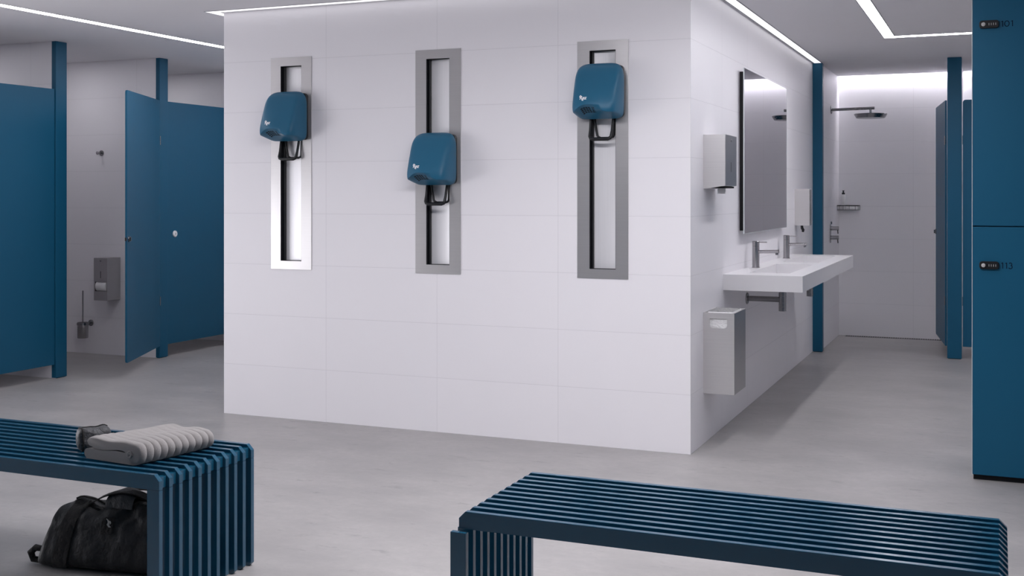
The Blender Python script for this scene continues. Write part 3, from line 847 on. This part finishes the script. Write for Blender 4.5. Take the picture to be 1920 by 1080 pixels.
MB().tube([(.057, .0, .045), (.066, .006, .046), (.074, .004, .041)], [.004, .005, .006], 8).build('pull_tab', 'strap', r, smooth=60)

# ------------------------------------------------------------------ duffel bag under the bench
BAGA = math.radians(9)
r = thing('duffel_bag', 'black duffel bag lying on the floor under the bench', 'bag', (-1.392, -2.475, 0), BAGA)
BL = .66
def prof(u):          # height and depth along the bag
    pts = [(0, .12, .15), (.02, .17, .21), (.06, .205, .235), (.18, .228, .245), (.40, .226, .25), (.6, .232, .25), (.8, .228, .25), (.93, .20, .22), (1, .13, .12)]
    for a, b in zip(pts, pts[1:]):
        if u <= b[0]:
            t = (u-a[0])/(b[0]-a[0]); t = t*t*(3-2*t); return a[1]+(b[1]-a[1])*t, a[2]+(b[2]-a[2])*t
    return pts[-1][1:]
def bag_surf(u, v, off=0.):
    h, d = prof(u); a = 2*PI*v; c, s = math.cos(a), math.sin(a); n = 3.0
    hx = BL/2
    y = -(d/2+off)*math.copysign(abs(c)**(2/n), c); z = (h/2+off)*math.copysign(abs(s)**(2/(n if s > 0 else 7)), s)
    x = -hx+BL*u
    top = (z/h+.5)
    y *= 1-.38*max(0, top)**1.6
    x += (.5-u)*(.075 if u < .5 else .06)*max(0, top)**1.1
    w = noise.fractal(Vector((x*9, y*9, z*11+3)), 1., 2., 3)
    fold = .010*w*(.35+top)
    fold += .006*math.sin(x*60+y*30+w*3)*max(0, top-.45)
    sag = -.012*math.exp(-((u-.33)/.05)**2)*max(0, top-.5)*2
    return (x+fold*.4, y*(1+fold*1.2)-(fold if c > 0 else -fold), max(.001, z+h/2+fold*1.1*max(0.1, top)+sag))
MB().grid(lambda u, v: bag_surf(u, v), 72, 96).build('body', 'bag', r, smooth=80, normals=True)
def strip_on(u0, u1, v0, v1, off, name, mat, nu=4, nv=24, slant=0.):
    b = MB()
    o = lambda u, v: bag_surf(u0+(u1-u0)*u+slant*v, v0+(v1-v0)*v, off)
    b.grid(o, nu, nv); m_ = len(b.v)
    inner = [bag_surf(u0+(u1-u0)*(i/nu)+slant*(j/nv), v0+(v1-v0)*(j/nv), off-.006) for i in range(nu+1) for j in range(nv+1)]
    b.add(inner, [(i*(nv+1)+j, i*(nv+1)+j+1, (i+1)*(nv+1)+j+1, (i+1)*(nv+1)+j) for i in range(nu) for j in range(nv)])
    return b.build(name, mat, r, smooth=60)
strip_on(.125, .215, -.10, .215, .006, 'webbing_strap', 'strap', slant=.03)
strip_on(.70, .79, -.10, .215, .006, 'webbing_strap', 'strap')
strip_on(.40, .475, .015, .085, .0055, 'logo_patch', 'strap', 4, 8)
# emblem on the patch: a small breaking-wave mark
E = MB()
for pts, wd in (([(-.30, .55), (-.05, .35), (.10, .10), (.05, -.15), (.22, -.38), (.48, -.45)], [.06, .16, .26, .30, .20, .05]), ([(.02, .30), (.24, .22), (.34, .02), (.30, -.12)], [.05, .16, .16, .04])):
    v, f = ribbon(pts, wd); E.add([(p[0], 0, p[1]) for p in v], f)
def onpatch(p):
    u = .440+p.x*.05; v = .056+p.z*.034
    return bag_surf(u, v, .0075)
E.mapped(onpatch).build('emblem', 'grey_mark', r)
# carry handles folded over the top
def handle(x0, x1, y0, h, name):
    pts = []
    for i in range(17):
        t = i/16; x = x0+(x1-x0)*t
        pts.append((x, y0+.02*math.sin(PI*t), .180+h*math.sin(PI*t)**.6))
    b = MB(); w_ = .016
    v = []; 
    for x, y, z in pts: v += [(x, y-w_, z-.004), (x, y+w_, z), (x, y+w_, z+.004), (x, y-w_, z)]
    f = []
    for i in range(16): f += [(4*i+k, 4*i+(k+1) % 4, 4*i+4+(k+1) % 4, 4*i+4+k) for k in range(4)]
    f += [(3, 2, 1, 0), (64, 65, 66, 67)]
    return b.add(v, f).build(name, 'strap', r, smooth=60, normals=True)
handle(-.17, .17, -.045, .088, 'carry_handle'); handle(-.15, .19, .04, .080, 'carry_handle')
wrap = MB().grid(lambda u, v: (-.075+.11*u, -.005+.050*math.cos(PI*v+.0)*(1+.1*u), .215+.064*math.sin(PI*v)*(1-.3*abs(2*u-1.1))), 6, 12)
wrap.build('handle_wrap', 'pouch', r, smooth=80)
MB().tube([bag_surf(.255, .13+.07*i/6, .010) for i in range(7)], [.003, .004, .005, .005, .005, .005, .004], 8).build('zip_pull', 'strap', r, smooth=60)
MB().tube([bag_surf(.12+.76*i/30, .25, .002) for i in range(31)], .004, 6).build('zip', 'strap', r, smooth=60)
e = MB().tube([(-.318, -.062, .055), (-.345, -.064, .058), (-.366, -.064, .040), (-.358, -.062, .016), (-.318, -.060, .012)], [.010, .012, .013, .012, .010], 10)
e.build('end_tab', 'strap', r, smooth=60)

# ------------------------------------------------------------------ world, camera, colour management
W = bpy.data.worlds.new('World'); S.world = W; W.use_nodes = True
W.node_tree.nodes['Background'].inputs[0].default_value = rgb(.5, .5, .55); W.node_tree.nodes['Background'].inputs[1].default_value = .05
cam = bpy.data.cameras.new('camera'); co = bpy.data.objects.new('camera', cam); COL.objects.link(co)
co.location = (1.4352, -5.7277, 1.316); co.rotation_euler = (PI/2, 0, math.atan2(.3882, .9215))
cam.sensor_width = 36; cam.sensor_fit = 'HORIZONTAL'; cam.lens = 2169/1920*36; cam.shift_y = -(540-363.4)/1920
cam.clip_start = .05; cam.clip_end = 60
S.camera = co
S.view_settings.view_transform = 'Standard'; S.view_settings.look = 'None'; S.view_settings.gamma = 1; S.view_settings.use_curve_mapping = False
S.view_settings.exposure = .52
S.cycles.use_denoising = True
S.cycles.max_bounces = 8; S.cycles.diffuse_bounces = 5; S.cycles.glossy_bounces = 4
